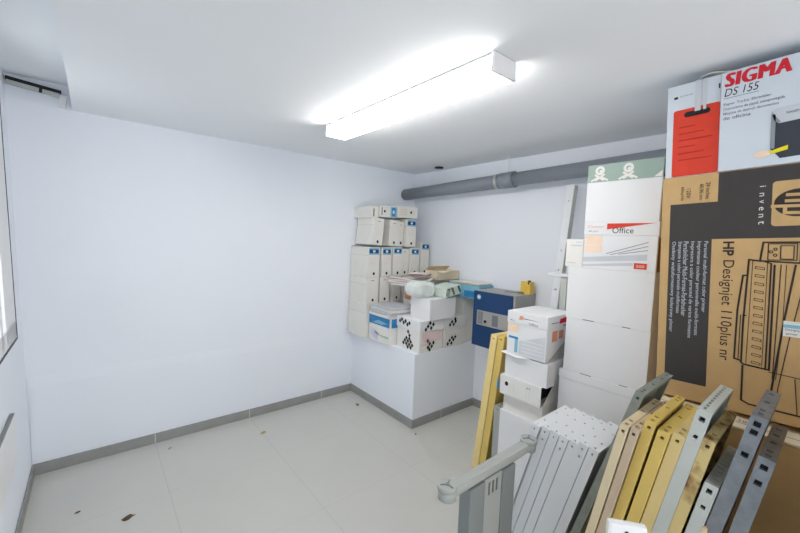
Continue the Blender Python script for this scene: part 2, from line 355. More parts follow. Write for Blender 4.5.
def figure(cx, part):
    def d_(bm, f):
        if part:
            f.ring(bm, cx, 0.272, 0.011, 0.024, k=2)
            f.ring(bm, cx+0.004, 0.268, 0.0, 0.008, k=2)
            f.line(bm, [(cx-0.022,0.25),(cx+0.02,0.222)], 0.010, 2); f.line(bm, [(cx+0.022,0.25),(cx-0.02,0.222)], 0.010, 2)
            f.line(bm, [(cx-0.04,0.22),(cx-0.01,0.236)], 0.010, 2); f.line(bm, [(cx+0.04,0.22),(cx+0.01,0.236)], 0.010, 2)
        else: f.poly(bm, [(cx-0.03,0.216),(cx+0.004,0.216),(cx+0.004,0.245)], 2)
    return d_
for cx, part in ((0.062, 1), (0.20, 1), (0.345, 0)): print_part('white_figure', gb, front(w, d), PAPER, figure(cx, part))
bm = bmesh.new(); bx(bm, (w/2, -d/2+0.004, 0.214), (w/2+0.012, d/2-0.02, 0.30)); obj('side_flap', bm, DARKGAP, gb)
sb = carton('archive_box', 'slim white archive box standing left of the paper box with the red wedge', 'box', 0.098, 0.27, 0.158, at_x(2.12, 1.052, 0.954, 0.27, 1.527), m=CREAM)
print_part('faint_lettering', sb, front(0.098, 0.27), GREYL, lambda bm, f: (f.rect(bm, 0.03, 0.118, 0.09, 0.126), f.rect(bm, 0.01, 0.02, 0.06, 0.026), f.rect(bm, 0.055, 0.138, 0.09, 0.144)))

# --- big printer carton, slightly askew on the lower carton
TAU = 0.045
HW, HD, HH = 0.86, 0.42, 0.96
ey = Vector((0, -math.cos(TAU), math.sin(TAU))); ez = Vector((0, math.sin(TAU), math.cos(TAU)))
Ohp = Vector((1.96, 0.556, 1.958))
def hp_base(s, t, d, off=0.0): return Ohp + ey*s + ez*t + Vector((d/2+off, 0, 0))
HROT = (0, -TAU, -PI/2)
hp = thing('printer_carton', 'large brown printer carton with charcoal print and line drawing, standing on end', 'box', hp_base(HW/2, -HH, HD), HROT)
box_part('body', (-HW/2, -HD/2, 0), (HW/2, HD/2, HH), TAN, hp, 0.004)
F = Face((-HW/2, -HD/2, HH), (1,0,0), (0,0,1), 0.0006)
def dark(bm, f):
    f.rect(bm, 0.192, -0.270, HW-0.004, -0.003); f.rect(bm, 0.032, -0.270, 0.192, -0.118); f.rect(bm, 0.032, -0.885, 0.178, -0.270)
print_part('charcoal_print', hp, F, HPBLACK, dark)
dn, lf = -F.U, F.R           # lettering that runs down the face: baseline towards the left
def vtext(name, s, a, b0, b1, hgt, m, bold=0.0, k=2): return text(name, s, hp, F.p(a, b0, k), -F.U, F.R, b0-b1, hgt, m, bold)
vtext('title_lettering', 'HP', 0.214, -0.281, -0.338, 0.034, INK, 0.03)
vtext('title_lettering', 'Designjet 110plus nr', 0.206, -0.356, -0.760, 0.045, INK)
for s, a, b1 in (('Personal multi-format color printer', 0.150, -0.575), ('Imprimante couleur personnelle multi-formats', 0.128, -0.675), ('Impresora a color personal de varios formatos', 0.106, -0.690),
                 ('Persönlicher Multi-Format-Farbdrucker', 0.084, -0.600), ('Stampante a colori personale multiformato', 0.062, -0.590), ('Osobisty wieloformatowy kolorowy ploter', 0.040, -0.675)):
    vtext('small_lettering', s, a, -0.279, b1, 0.017, GREYL)
for s, a, b0, b1 in (('24 inches', 0.152, -0.036, -0.104), ('60,96 cm', 0.130, -0.040, -0.104), ('120V', 0.087, -0.055, -0.095), ('60cycle', 0.065, -0.045, -0.104)):
    vtext('tag_lettering', s, a, b0, b1, 0.015, INK)
for i, ch in enumerate('invent'):
    b0 = -0.072-0.0265*i; vtext('slogan_lettering', ch, 0.314, b0, b0-(0.004 if ch == 'i' else 0.013), 0.013 if ch not in 'it' else 0.017, PAPER)
print_part('logo_panel', hp, F, TAN, lambda bm, f: f.rrect(bm, 0.349, -0.226, 0.487, -0.060, 0.012, 2))
print_part('logo_disc', hp, F, INK, lambda bm, f: f.ell(bm, 0.418, -0.143, 0.064, 0.050, 3))
def hpmark(bm, f):           # the two letters, turned a quarter: ascender sticks out left, tail right
    w = 0.011
    f.line(bm, [(0.388,-0.113),(0.478,-0.116)], w, 4); f.line(bm, [(0.386,-0.135),(0.440,-0.137)], w, 4); f.line(bm, [(0.440,-0.116),(0.444,-0.135)], w, 4)
    f.line(bm, [(0.350,-0.152),(0.440,-0.156)], w, 4); f.line(bm, [(0.384,-0.178),(0.438,-0.181)], w, 4); f.line(bm, [(0.384,-0.155),(0.384,-0.178)], w, 4); f.line(bm, [(0.440,-0.158),(0.440,-0.180)], w, 4)
print_part('logo_letters', hp, F, TAN, hpmark)
def drawing(bm, f):
    L = lambda p, w=0.004: f.line(bm, p, w, 2)
    R = lambda a0,b0,a1,b1,w=0.003: L([(a0,b0),(a1,b0),(a1,b1),(a0,b1),(a0,b0)], w)
    L([(0.60,-0.288),(0.331,-0.286),(0.324,-0.356),(0.60,-0.372)], 0.006)
    R(0.345,-0.292,0.420,-0.352); R(0.378,-0.299,0.412,-0.348); L([(0.428,-0.29),(0.428,-0.36)], 0.003)
    for a, b in ((0.353,-0.322),(0.364,-0.312),(0.364,-0.334)): f.ring(bm, a, b, 0.003, 0.006, k=2, n=10)
    L([(0.326,-0.357),(0.293,-0.352),(0.284,-0.60),(0.283,-0.756),(0.29,-0.762),(0.362,-0.768)], 0.006)
    L([(0.304,-0.357),(0.297,-0.757)], 0.002); L([(0.355,-0.366),(0.352,-0.764)], 0.005); L([(0.364,-0.372),(0.362,-0.768)], 0.006)
    L([(0.345,-0.36),(0.342,-0.76)], 0.002); L([(0.30,-0.353),(0.33,-0.356),(0.355,-0.366)], 0.004)
    L([(0.291,-0.414),(0.278,-0.414),(0.266,-0.55),(0.262,-0.745),(0.284,-0.75)], 0.006); L([(0.282,-0.57),(0.292,-0.57)], 0.004); L([(0.276,-0.57),(0.274,-0.745)], 0.003)
    for i in range(13):
        b = -0.378-i*0.0305; L([(0.313,b),(0.337,b-0.004),(0.337,b-0.012),(0.312,b-0.008),(0.313,b)], 0.002)
    L([(0.381,-0.37),(0.372,-0.80)], 0.003); L([(0.395,-0.37),(0.392,-0.60),(0.381,-0.80)], 0.002); L([(0.418,-0.37),(0.396,-0.57),(0.372,-0.83),(0.368,-0.87)], 0.006)
    L([(0.45,-0.37),(0.41,-0.65),(0.388,-0.83),(0.386,-0.87)], 0.003)
    L([(0.288,-0.768),(0.288,-0.905),(0.31,-0.915),(0.49,-0.918),(0.62,-0.90)], 0.006); L([(0.362,-0.775),(0.50,-0.785),(0.62,-0.775)], 0.003)
    L([(0.43,-0.785),(0.44,-0.915)], 0.003); L([(0.455,-0.785),(0.463,-0.915)], 0.003); L([(0.60,-0.372),(0.60,-0.90)], 0.006)
print_part('printer_drawing', hp, F, INK, drawing)
print_part('paper_label', hp, F, PAPER, lambda bm, f: f.rect(bm, 0.394, -0.632, 0.47, -0.575, 3))
print_part('label_band', hp, F, CYANP, lambda bm, f: f.rect(bm, 0.394, -0.60, 0.47, -0.588, 4))
text('label_lettering', 'Designjet', hp, F.p(0.400, -0.612, 4), F.R, F.U, 0.045, 0.009, NAVYP)
text('label_lettering', 'printer', hp, F.p(0.402, -0.627, 4), F.R, F.U, 0.03, 0.009, INK)

# lower carton
lw, ld = 0.84, 0.54
lc = carton('cardboard_box', 'plain brown cardboard box at floor under the big printer carton', 'box', lw, ld, 0.985, at_x(1.855, 0.50, -0.34, ld, 0), m=TAN)
bm = bmesh.new(); bx(bm, (-lw/2-0.002, -ld/2-0.002, 0.985), (lw/2+0.002, ld/2, 0.992)); o = obj('top_flap', bm, TANL, lc); o['label'] = 'pale top flap'
print_part('flap_seam', lc, Face((-lw/2, -ld/2, 0.992), (1,0,0), (0,1,0)), DARKGAP, lambda bm, f: f.rect(bm, 0.0, 0.048, lw, 0.052))
text('lettering', 'M385', lc, Face((-lw/2, -ld/2, 0.992), (1,0,0), (0,1,0)).p(0.245, 0.06), (1,0,0), (0,1,0), 0.07, 0.03, GREYT)

carton('cardboard_box', 'tall brown carton out of view, added to shade the brown box', 'box', 0.42, 0.44, 1.32, at_x(1.36, -0.015, -0.435, 0.44, 0), m=TAN)  # unseen carton, added right of the frame to keep light off the brown box
# shredder carton and red carton on top of the printer carton
sw, sd, sh = 0.58, 0.36, 0.390
sg = thing('machine_carton', 'white carton with big red title lettering and machine picture, on top of the printer carton', 'box', hp_base(0.189+sw/2, 0.001, sd, -0.006), HROT)
box_part('body', (-sw/2, -sd/2, 0), (sw/2, sd/2, sh), mat('white_glossy_carton', (206, 214, 222), 0.5, 0.01), sg, 0.003)
G = Face((-sw/2-0.189, -sd/2, 0), (1,0,0), (0,0,1), 0.0006)
text('title_lettering', 'SIGMA', sg, G.p(0.199, 0.330, 1), G.R, G.U, 0.178, 0.052, REDT, 0.0, 0.10, 1.12, 0.009)
text('model_lettering', 'DS 155', sg, G.p(0.200, 0.293, 1), G.R, G.U, 0.100, 0.030, INK, 0.0, 0.2)
print_part('rule_line', sg, G, GREYT, lambda bm, f: f.rect(bm, 0.198, 0.285, 0.30, 0.287))
for s, b, a1 in (('Paper Turbo Shredder', 0.255, 0.335), ('Destructora de papel, autoprotegida', 0.236, 0.370), ('Máquina de destruir documentos', 0.218, 0.355), ('de oficina', 0.201, 0.280)):
    text('small_lettering', s, sg, G.p(0.199, b, 1), G.R, G.U, a1-0.199, 0.013, GREYT, 0.01)
print_part('machine_picture', sg, G, [mat('dark_slate_print', (58, 62, 72), 0.6), GREYL, mat('mid_grey_print', (140, 146, 150), 0.6)], lambda bm, f: (
    f.poly(bm, [(0.337,0.19),(0.345,0.165),(0.357,0.153),(0.56,0.160),(0.56,0.03),(0.364,0.022),(0.352,0.04),(0.337,0.06)], 1, 0),
    f.poly(bm, [(0.337,0.198),(0.350,0.205),(0.56,0.215),(0.56,0.160),(0.357,0.150),(0.345,0.163)], 2, 1),
    f.poly(bm, [(0.337,0.198),(0.345,0.163),(0.357,0.150),(0.363,0.155),(0.352,0.172)], 3, 2),
    f.rect(bm, 0.337, 0.06, 0.349, 0.185, 3, 2)))
text('small_lettering', 'SIGMA', sg, G.p(0.375, 0.180, 3), G.R, G.U, 0.05, 0.008, INK)
print_part('yellow_tag', sg, G, YELL, lambda bm, f: f.poly(bm, [(0.336,0.052),(0.338,0.040),(0.384,0.050),(0.384,0.066)], 4))
print_part('hand_picture', sg, G, PEACH, lambda bm, f: f.ell(bm, 0.316, 0.045, 0.022, 0.013, 4))
rw, rd, rh = 0.182, 0.34, 0.396
rb = thing('red_carton', 'narrow red and white carton with black handle slot under the ceiling', 'box', hp_base(0.004+rw/2, 0.001, rd, 0.012), HROT)
box_part('body', (-rw/2, -rd/2, 0), (rw/2, rd/2, rh), mat('white_glossy_carton', (0,0,0)), rb, 0.003)
Q = Face((-rw/2, -rd/2, 0), (1,0,0), (0,0,1), 0.0006)
print_part('red_print', rb, Q, REDP, lambda bm, f: f.rrect(bm, 0.024, 0.003, rw-0.001, 0.288, 0.008))
print_part('handle_slot', rb, Q, BLACK, lambda bm, f: f.rrect(bm, 0.062, 0.252, 0.150, 0.274, 0.010, 2))
print_part('fine_print', rb, Q, mat('dark_red_print', (176, 40, 28), 0.6), lambda bm, f: [f.rect(bm, 0.045, 0.21-0.028*i, 0.045+0.03+0.085*((i*7) % 3+1)/3, 0.214-0.028*i, 2) for i in range(6)])
bm = bmesh.new(); bx(bm, (-rw/2+0.098, -rd/2-0.003, 0.27), (-rw/2+0.118, -rd/2-0.001, rh)); bx(bm, (-rw/2+0.126, -rd/2-0.003, 0.27), (-rw/2+0.136, -rd/2-0.001, rh))
obj('tape_strap', bm, GREYL, rb)
text('lettering', 'invent', rb, Q.p(0.045, 0.342, 2), Q.R, Q.U, 0.045, 0.008, GREYT)
print_part('small_mark', rb, Q, BLACK, lambda bm, f: (f.rect(bm, 0.024, 0.338, 0.038, 0.348, 2), f.rect(bm, rw-0.008, 0.34, rw-0.003, 0.36, 2)))
sp = thing('loose_sheet', 'loose white sheet lying on top of the red and white carton', 'paper', hp_base(0.165, 0.402, 0.2, 0.0), HROT)
bm = bmesh.new(); vs = [[bm.verts.new((-0.05+0.02*i, -0.09+0.03*j, 0.004+0.008*math.sin(i*0.9+j*0.5)+0.002*j)) for j in range(5)] for i in range(6)]
for i in range(5):
    for j in range(4): bm.faces.new((vs[i][j], vs[i+1][j], vs[i+1][j+1], vs[i][j+1]))
o = obj('sheet', bm, PAPER, sp); o.modifiers.new('thick', 'SOLIDIFY').thickness = 0.002

# ---------------------------------------------------------------- small stack left of the column
XS = 2.0
g = 'boxes of the short stack'
big = carton('storage_carton', 'tall plain white carton at the floor under the short stack', 'box', 0.283, 0.36, 0.585, at_x(XS, 1.353, 1.07, 0.36, 0), group=g)
p4 = carton('archive_box', 'white archive box lying flat below the box with the punched hole', 'box', 0.268, 0.33, 0.106, at_x(XS+0.022, 1.346, 1.078, 0.33, 0.585), m=CREAM, group=g)
w, d = 0.28, 0.33
p3 = thing('archive_box', 'white archive box lying flat, finger hole in front, torn open end', 'box', at_x(XS-0.008, 1.358, 1.078, d, 0.693), NEGX, g)
bm = bmesh.new(); h3 = 0.122
bx(bm, (-w/2,-d/2,0), (w/2,d/2,0.003)); bx(bm, (-w/2,-d/2,h3-0.003), (w/2,d/2,h3)); bx(bm, (-w/2,-d/2,0.003), (w/2,-d/2+0.003,h3-0.003)); bx(bm, (-w/2,d/2-0.003,0.003), (w/2,d/2,h3-0.003)); bx(bm, (-w/2,-d/2+0.003,0.003), (-w/2+0.003,d/2-0.003,h3-0.003))
bx(bm, (w/2-0.06,-d/2+0.01,0.003), (w/2-0.058,d/2-0.01,h3-0.003), 1)
obj('body', bm, [WHITE2, DARKGAP], p3)
bm = bmesh.new(); quad(bm, [(w/2+0.001,-d/2+0.02,0.003),(w/2+0.001,d/2,0.003),(w/2+0.001,d/2,h3-0.01),(w/2+0.001,-d/2+0.14,h3-0.008)]); o = obj('torn_flap', bm, WHITE2, p3); o.modifiers.new('thick', 'SOLIDIFY').thickness = 0.003
ff = front(w, d)
print_part('finger_hole', p3, ff, BLACK, lambda bm, f: f.ell(bm, 0.048, 0.073, 0.012, 0.014))
text('lettering', 'A-4', p3, ff.p(0.185, 0.085), ff.R, ff.U, 0.025, 0.012, INK); print_part('print_block', p3, ff, GREYL, lambda bm, f: (f.rect(bm, 0.185, 0.03, 0.187, 0.08), f.rect(bm, 0.205, 0.03, 0.207, 0.08), f.rect(bm, 0.10, 0.03, 0.102, 0.09)))
bm = bmesh.new(); quad(bm, [(-w/2-0.002,-d/2+0.004,0.03),(-w/2-0.022,-d/2-0.002,0.025),(-w/2-0.018,-d/2,0.105)]); o = obj('blue_tab', bm, BLUEP, p3); o.modifiers.new('thick', 'SOLIDIFY').thickness = 0.002; o['label'] = 'blue paper corner'
w, d = 0.285, 0.33
p2 = carton('archive_box', 'white lidded box directly under the small printed paper box', 'box', w, d, 0.143, at_x(XS+0.004, 1.338, 1.053, d, 0.815), m=WHITE, group=g)
bm = bmesh.new(); quad(bm, [(-w/2-0.03,-d/2-0.012,0.143),(-w/2+0.10,-d/2-0.03,0.137),(-w/2+0.17,-d/2,0.1445),(-w/2-0.02,-d/2+0.05,0.1445)]); o = obj('open_flap', bm, WHITE, p2); o.modifiers.new('thick', 'SOLIDIFY').thickness = 0.003
w, d = 0.262, 0.32
pb = carton('paper_box', 'small printed copy paper box with blue corner mark on top of the short stack', 'box', w, d, 0.268, at_x(XS-0.002, 1.330, 1.068, d, 0.9635), lid=0.075, group=g)
f = front(w+0.006, d+0.006); fb = front(w, d); fs = rside(w+0.006, d+0.006); fsb = rside(w, d)
print_part('red_mark', pb, f, SALMON, lambda bm, f: f.poly(bm, [(0.082,0.222),(0.112,0.226),(0.112,0.246),(0.088,0.248)]))
print_part('wedge_line', pb, f, GREYT, lambda bm, f: f.poly(bm, [(0.115,0.230),(0.115,0.236),(0.23,0.232)]))
text('lettering', 'Office', pb, f.p(0.15, 0.20), f.R, f.U, 0.06, 0.017, GREYT); text('lettering', '80 g', pb, f.p(0.02, 0.205), f.R, f.U, 0.03, 0.012, GREYT)
print_part('peach_panel', pb, fb, PEACH, lambda bm, f: f.rect(bm, 0.005, 0.14, 0.075, 0.188))
print_part('blue_corner', pb, fb, [BLUEP, CYANP], lambda bm, f: (f.rect(bm, 0.012, 0.098, 0.078, 0.112, 1, 0), f.rect(bm, 0.056, 0.015, 0.078, 0.098, 1, 1)))
print_part('grey_panel', pb, fb, mat('cool_grey_print', (206, 210, 216), 0.6), lambda bm, f: (f.poly(bm, [(0.085,0.01),(0.255,0.01),(0.255,0.15),(0.085,0.09)]),))
print_part('stripes', pb, fb, PAPER, lambda bm, f: [f.rect(bm, 0.10, 0.03+0.022*i, 0.245, 0.036+0.022*i, 2) for i in range(4)])
print_part('red_flash', pb, fs, REDT, lambda bm, f: f.poly(bm, [(0.13,0.218),(0.26,0.222),(0.26,0.256),(0.14,0.246)]))
print_part('side_lines', pb, fs, GREYT, lambda bm, f: (f.rect(bm, 0.04, 0.225, 0.12, 0.23), f.rect(bm, 0.18, 0.198, 0.28, 0.206)))
print_part('side_salmon', pb, fsb, SALMON, lambda bm, f: (f.rect(bm, 0.06, 0.115, 0.12, 0.178), f.rect(bm, 0.135, 0.125, 0.19, 0.175)))
print_part('side_grey_wedge', pb, fsb, mat('warm_grey_print', (176, 178, 172), 0.6), lambda bm, f: f.poly(bm, [(0.03,0.004),(0.316,0.004),(0.316,0.15)]))  # warm grey triangle, taller towards the rear of the side

# ---------------------------------------------------------------- control cabinet on the right wall
cw, cd, ch = 0.42, 0.315, 0.495
t = thing('wall_cabinet', 'grey metal wall cabinet with navy blue front and inset grey panel', 'cabinet', at_x(2.62, 2.113, 1.693, cd, 0.725), NEGX)
box_part('case', (-cw/2, -cd/2+0.012, 0), (cw/2, cd/2, ch), GREYB, t, 0.003)
dr = box_part('door', (-cw/2+0.002, -cd/2, 0.004), (cw/2-0.022, -cd/2+0.012, ch-0.004), NAVY, t, 0.002)
f = Face((-cw/2, -cd/2, 0), (1,0,0), (0,0,1))
print_part('door_badge', dr, f, [CYANP, PAPER], lambda bm, f: (f.ell(bm, 0.06, 0.44, 0.023, 0.023, 1, 0), f.ell(bm, 0.06, 0.44, 0.013, 0.013, 2, 1)))
bm = bmesh.new(); bx(bm, (-cw/2+0.05, -cd/2-0.006, 0.195), (cw/2-0.03, -cd/2-0.0005, 0.325), 0, 0.003); ip = obj('inset_panel', bm, GREYB, t)
bm = bmesh.new(); bx(bm, (-cw/2+0.215, -cd/2-0.009, 0.21), (-cw/2+0.275, -cd/2-0.006, 0.305), 0, 0.001); obj('display', bm, GREYT, ip)
bm = bmesh.new(); cyl(bm, (-cw/2+0.145, -cd/2-0.006, 0.235), (-cw/2+0.145, -cd/2-0.014, 0.235), 0.012, 14); obj('key_knob', bm, BLACK, ip)
bm = bmesh.new(); bx(bm, (-cw/2+0.062, -cd/2-0.008, 0.205), (-cw/2+0.115, -cd/2-0.006, 0.315)); obj('vent_plate', bm, GREYD, ip)
t = thing('yellow_box', 'small yellow printed packet standing on top of the navy fronted cabinet', 'packet', (2.86, 1.735, 1.220), NEGX)
box_part('packet', (-0.045, -0.03, 0), (0.045, 0.03, 0.105), mat('yellow_packet', (226, 190, 84), 0.6, 0.15, 60), t, 0.002)
box_part('dark_corner', (0.022, -0.031, 0.085), (0.034, -0.005, 0.118), BLACK, t, 0)
t = thing('tool', 'flat dark tool lying on top of the navy fronted cabinet', 'tool', (2.80, 1.83, 1.220), (0, 0, -1.3))
box_part('blade', (-0.07, -0.012, 0), (0.04, 0.012, 0.008), GREYD, t, 0.002); box_part('grip', (0.04, -0.014, 0), (0.085, 0.014, 0.016), mat('olive_plastic', (120, 118, 60), 0.6), t, 0.004)

# ---------------------------------------------------------------- archive boxes on the plinth
AW, AD = 0.122, 0.30
def archive(label, x0, z0, h, rot=(0,0,0), yfront=2.995, w=AW, d=AD, style='blue', lean=0.0, group='archive boxes piled on the plinth', m=CREAM, hole=0.035, wideseam=None):
    """upright archive box, spine towards -Y; x0 = left edge of its spine"""
    t = thing('archive_box', label, 'box', (x0+w/2, yfront+d/2, z0), (0, lean, 0), group)
    box_part('body', (-w/2, -d/2, 0), (w/2, d/2, h), m, t, 0.003)
    f = front(w, d)
    print_part('finger_hole', t, f, BLACK, lambda bm, f: f.ell(bm, w*0.52, hole, 0.013, 0.015))
    if style == 'blue':
        print_part('blue_label', t, f, [CYANP, NAVYP, PAPER], lambda bm, f: (f.rect(bm, 0.008, h-0.075, w-0.008, h-0.006, 1, 0), f.rrect(bm, 0.014, h-0.06, w-0.014, h-0.022, 0.012, 2, 1), f.ell(bm, w/2, h-0.041, 0.016, 0.012, 3, 2)))
        print_part('ruled_lines', t, f, PINK, lambda bm, f: [f.rect(bm, 0.02, h-0.10-0.022*i, w-0.02, h-0.096-0.022*i) for i in range(4)])
    elif style == 'side':      # lies on its side: label runs up the right part of the spine
        pass
    else:
        print_part('faint_mark', t, f, GREYT, lambda bm, f: f.rect(bm, w*0.35, h-0.035, w*0.6, h-0.029))
    print_part('flap_line', t, lside(w, d), mat('fold_line', (188, 188, 184), 0.8), lambda bm, f: f.rect(bm, 0.0, h*0.72 if wideseam is None else wideseam, d, (h*0.72 if wideseam is None else wideseam)+0.003))
    return t
XL = 2.085
# row on the plinth
archive('tall archive box on the plinth, leftmost of the bottom row', XL-0.03, PZ, 0.345, style='plain', wideseam=0.25, w=0.152, yfront=2.985, d=0.322)
for i, nm in enumerate(('second', 'third')):
    archive('archive box in the bottom row, %s from left, behind the blue banded box' % nm, XL+0.145*(i+1), PZ, 0.345, style='plain')
rearw = carton('storage_carton', 'white carton on the plinth at the wall under the second archive row', 'box', 0.36, 0.30, 0.345, (2.70, 3.145, PZ), (0,0,0), m=WHITE2)
# second row
for i, (x0, dy, nm) in enumerate(((XL-0.02, 0, 'leftmost'), (XL+0.15, 0.01, 'second from left'), (XL+0.315, 0.02, 'third from left'))):
    archive('archive box in the short second row, %s, spine without blue label' % nm, x0, PZ+0.345, 0.258, style='plain', yfront=2.995+dy, hole=0.03, w=0.145 if i == 0 else AW, d=0.31 if i == 0 else AD)
archive('archive box at the right end of the short second row by the wall', XL+0.46, PZ+0.345, 0.258, style='plain', yfront=3.015, w=0.14, hole=0.03)
archive('archive box in the second row tucked against the right wall', XL+0.64, PZ+0.345, 0.258, style='plain', yfront=3.02, w=0.14, hole=0.03)
# third row, blue labels
z3 = PZ+0.605
for x0, h, dz, nm in ((XL-0.012, 0.298, 0, 'leftmost'), (XL+0.155, 0.298, 0, 'second from left'), (XL+0.300, 0.305, 0, 'middle'), (XL+0.540, 0.298, 0, 'fourth from left')):
    archive('blue labelled archive box in the long third row, %s' % nm, x0, z3+dz, h, w=0.138 if nm == 'leftmost' else AW, d=0.315 if nm == 'leftmost' else AD)
archive('white archive box pushed back between the middle and fourth blue labelled boxes', XL+0.428, z3, 0.285, w=0.105, yfront=3.02, style='plain')
archive('blue labelled archive box standing higher at the right end of the third row', XL+0.685, z3+0.003, 0.352, lean=0.02)
# fourth row
z4 = z3+0.309
archive('blank archive box in the fourth row, leaning left with its wide side showing', XL+0.020, z4+0.010, 0.268, lean=0.095, style='plain', yfront=2.985)
archive('blank archive box in the fourth row, middle, leaning slightly', XL+0.235, z4+0.004, 0.265, lean=0.035, style='plain', w=0.125)
archive('tilted archive box wedged between two uprights in the fourth row', XL+0.382, z4+0.002, 0.255, lean=0.0, style='plain', w=0.075, yfront=3.03)
archive('blue labelled archive box at the right end of the fourth row', XL+0.468, z4+0.001, 0.29, w=0.135)
# fifth row: lying on their sides
def lying(label, x0, x1, z0, h, blue):
    w, d = x1-x0, 0.27
    t = thing('archive_box', label, 'box', ((x0+x1)/2, 3.0+d/2, z0), (0, 0, 0), 'archive boxes piled on the plinth')
    box_part('body', (-w/2, -d/2, 0), (w/2, d/2, h), CREAM, t, 0.003); f = front(w, d)
    if blue:
        print_part('blue_label', t, f, [CYANP, BLUEP, PAPER, NAVYP], lambda bm, f: (f.rect(bm, w-0.085, 0.006, w-0.004, h-0.006, 1, 0), f.rrect(bm, w-0.068, 0.014, w-0.022, h-0.014, 0.014, 2, 1), f.ell(bm, w-0.045, h/2, 0.013, 0.018, 3, 2), f.rect(bm, 0.02, 0.02, 0.03, h-0.02, 2, 3)))
        print_part('finger_hole', t, f, BLACK, lambda bm, f: f.ell(bm, 0.06, h*0.52, 0.012, 0.014))
    else:
        print_part('ruled_lines', t, f, SALMON, lambda bm, f: [f.rect(bm, 0.03, 0.03+0.018*i, 0.13, 0.033+0.018*i) for i in range(4)])
        print_part('finger_hole', t, f, BLACK, lambda bm, f: f.ell(bm, w-0.09, h*0.5, 0.013, 0.015))
    return t
z5 = z4+0.280
lying('archive box lying on its side topmost in the pile, blue label on its end', 2.20, 2.418, z5+0.012, 0.115, True)
lying('archive box lying on its side at the very top of the pile, red ruled lines', 2.425, 2.70, z5+0.022, 0.12, False)
t = thing('binder', 'white binder with dark slot lying at the left end of the top layer', 'binder', (2.15, 3.17, z5), (0, 0, 0)); box_part('cover', (-0.045,-0.15,0), (0.045,0.15,0.11), CREAM, t, 0.003)
print_part('slot', t, front(0.09, 0.30), BLACK, lambda bm, f: f.rect(bm, 0.03, 0.015, 0.042, 0.09))

# paper boxes and loose piles in front on the plinth
w, d = 0.33, 0.30
bb = carton('paper_box', 'copy paper box with blue band on the plinth beside checkered cartons', 'box', w, d, 0.25, (2.092+d/2, 2.642+w/2, PZ), NEGX, m=WHITE2)
f = front(w, d)
print_part('blue_band', bb, f, BLUEP, lambda bm, f: f.rect(bm, 0.002, 0.165, w-0.002, 0.248))
print_part('cloud_print', bb, f, [CYANP, mat('lilac_print', (206, 206, 222), 0.6)], lambda bm, f: (f.poly(bm, [(0.06,0.18),(0.2,0.175),(0.3,0.2),(0.15,0.215)], 2, 0), f.poly(bm, [(0.01,0.06),(0.14,0.01),(0.16,0.09),(0.03,0.13)], 1, 1)))
print_part('green_swoosh', bb, f, mat('lime_print', (196, 208, 150), 0.6), lambda bm, f: f.line(bm, [(0.10,0.09),(0.18,0.07),(0.31,0.075)], 0.012))
print_part('teal_bar', bb, f, CYANP, lambda bm, f: f.rect(bm, 0.20, 0.06, 0.31, 0.068))
bm = bmesh.new(); bx(bm, (w/2+0.001, -d/2+0.02, 0.165), (w/2+0.004, d/2-0.02, 0.248)); obj('side_band', bm, BLUEP, bb)
def sheets(name, label, cx, cy, z0, w, d, n, th, rz, m, cat='paper', wav=0.012, group=None):
    """a pile of sheets or folders with curling edges: n layers, each a sheet part"""
    t = thing(name, label, cat, (cx, cy, z0), (0, 0, rz), group)
    for k in range(n):
        bm = bmesh.new(); nx, ny = 10, 8; ph = random.random()*6; sx, sy = random.uniform(-0.012, 0.012), random.uniform(-0.012, 0.012)
        top, bot = [], []
        for i in range(nx+1):
            for j in range(ny+1):
                x = (i/nx-0.5)*w+sx; y = (j/ny-0.5)*d+sy
                e = (abs(i/nx-0.5)*2)**2
                z = k*th + wav*(0.5+0.5*math.sin(i*0.8+ph*0.2+j*0.3))*e*(0.4+0.6*k/max(1, n-1))
                top.append(bm.verts.new((x, y, z+th*0.9))); bot.append(bm.verts.new((x, y, z)))
        I = lambda i, j: i*(ny+1)+j
        for i in range(nx):
            for j in range(ny):
                bm.faces.new((top[I(i,j)], top[I(i+1,j)], top[I(i+1,j+1)], top[I(i,j+1)])); bm.faces.new((bot[I(i,j)], bot[I(i,j+1)], bot[I(i+1,j+1)], bot[I(i+1,j)]))
        for i in range(nx):
            for j in (0, ny): bm.faces.new((top[I(i,j)], bot[I(i,j)], bot[I(i+1,j)], top[I(i+1,j)]))
        for j in range(ny):
            for i in (0, nx): bm.faces.new((top[I(i,j)], bot[I(i,j)], bot[I(i,j+1)], top[I(i,j+1)]))
        obj('folder', bm, m[k % len(m)], t)
    return t
sheets('document_pile', 'pile of curling white folders lying on the blue banded paper box', 2.235, 2.80, PZ+0.252, 0.30, 0.31, 4, 0.025, 0.0, [WHITE2, GREYL, PAPER, GREYL])
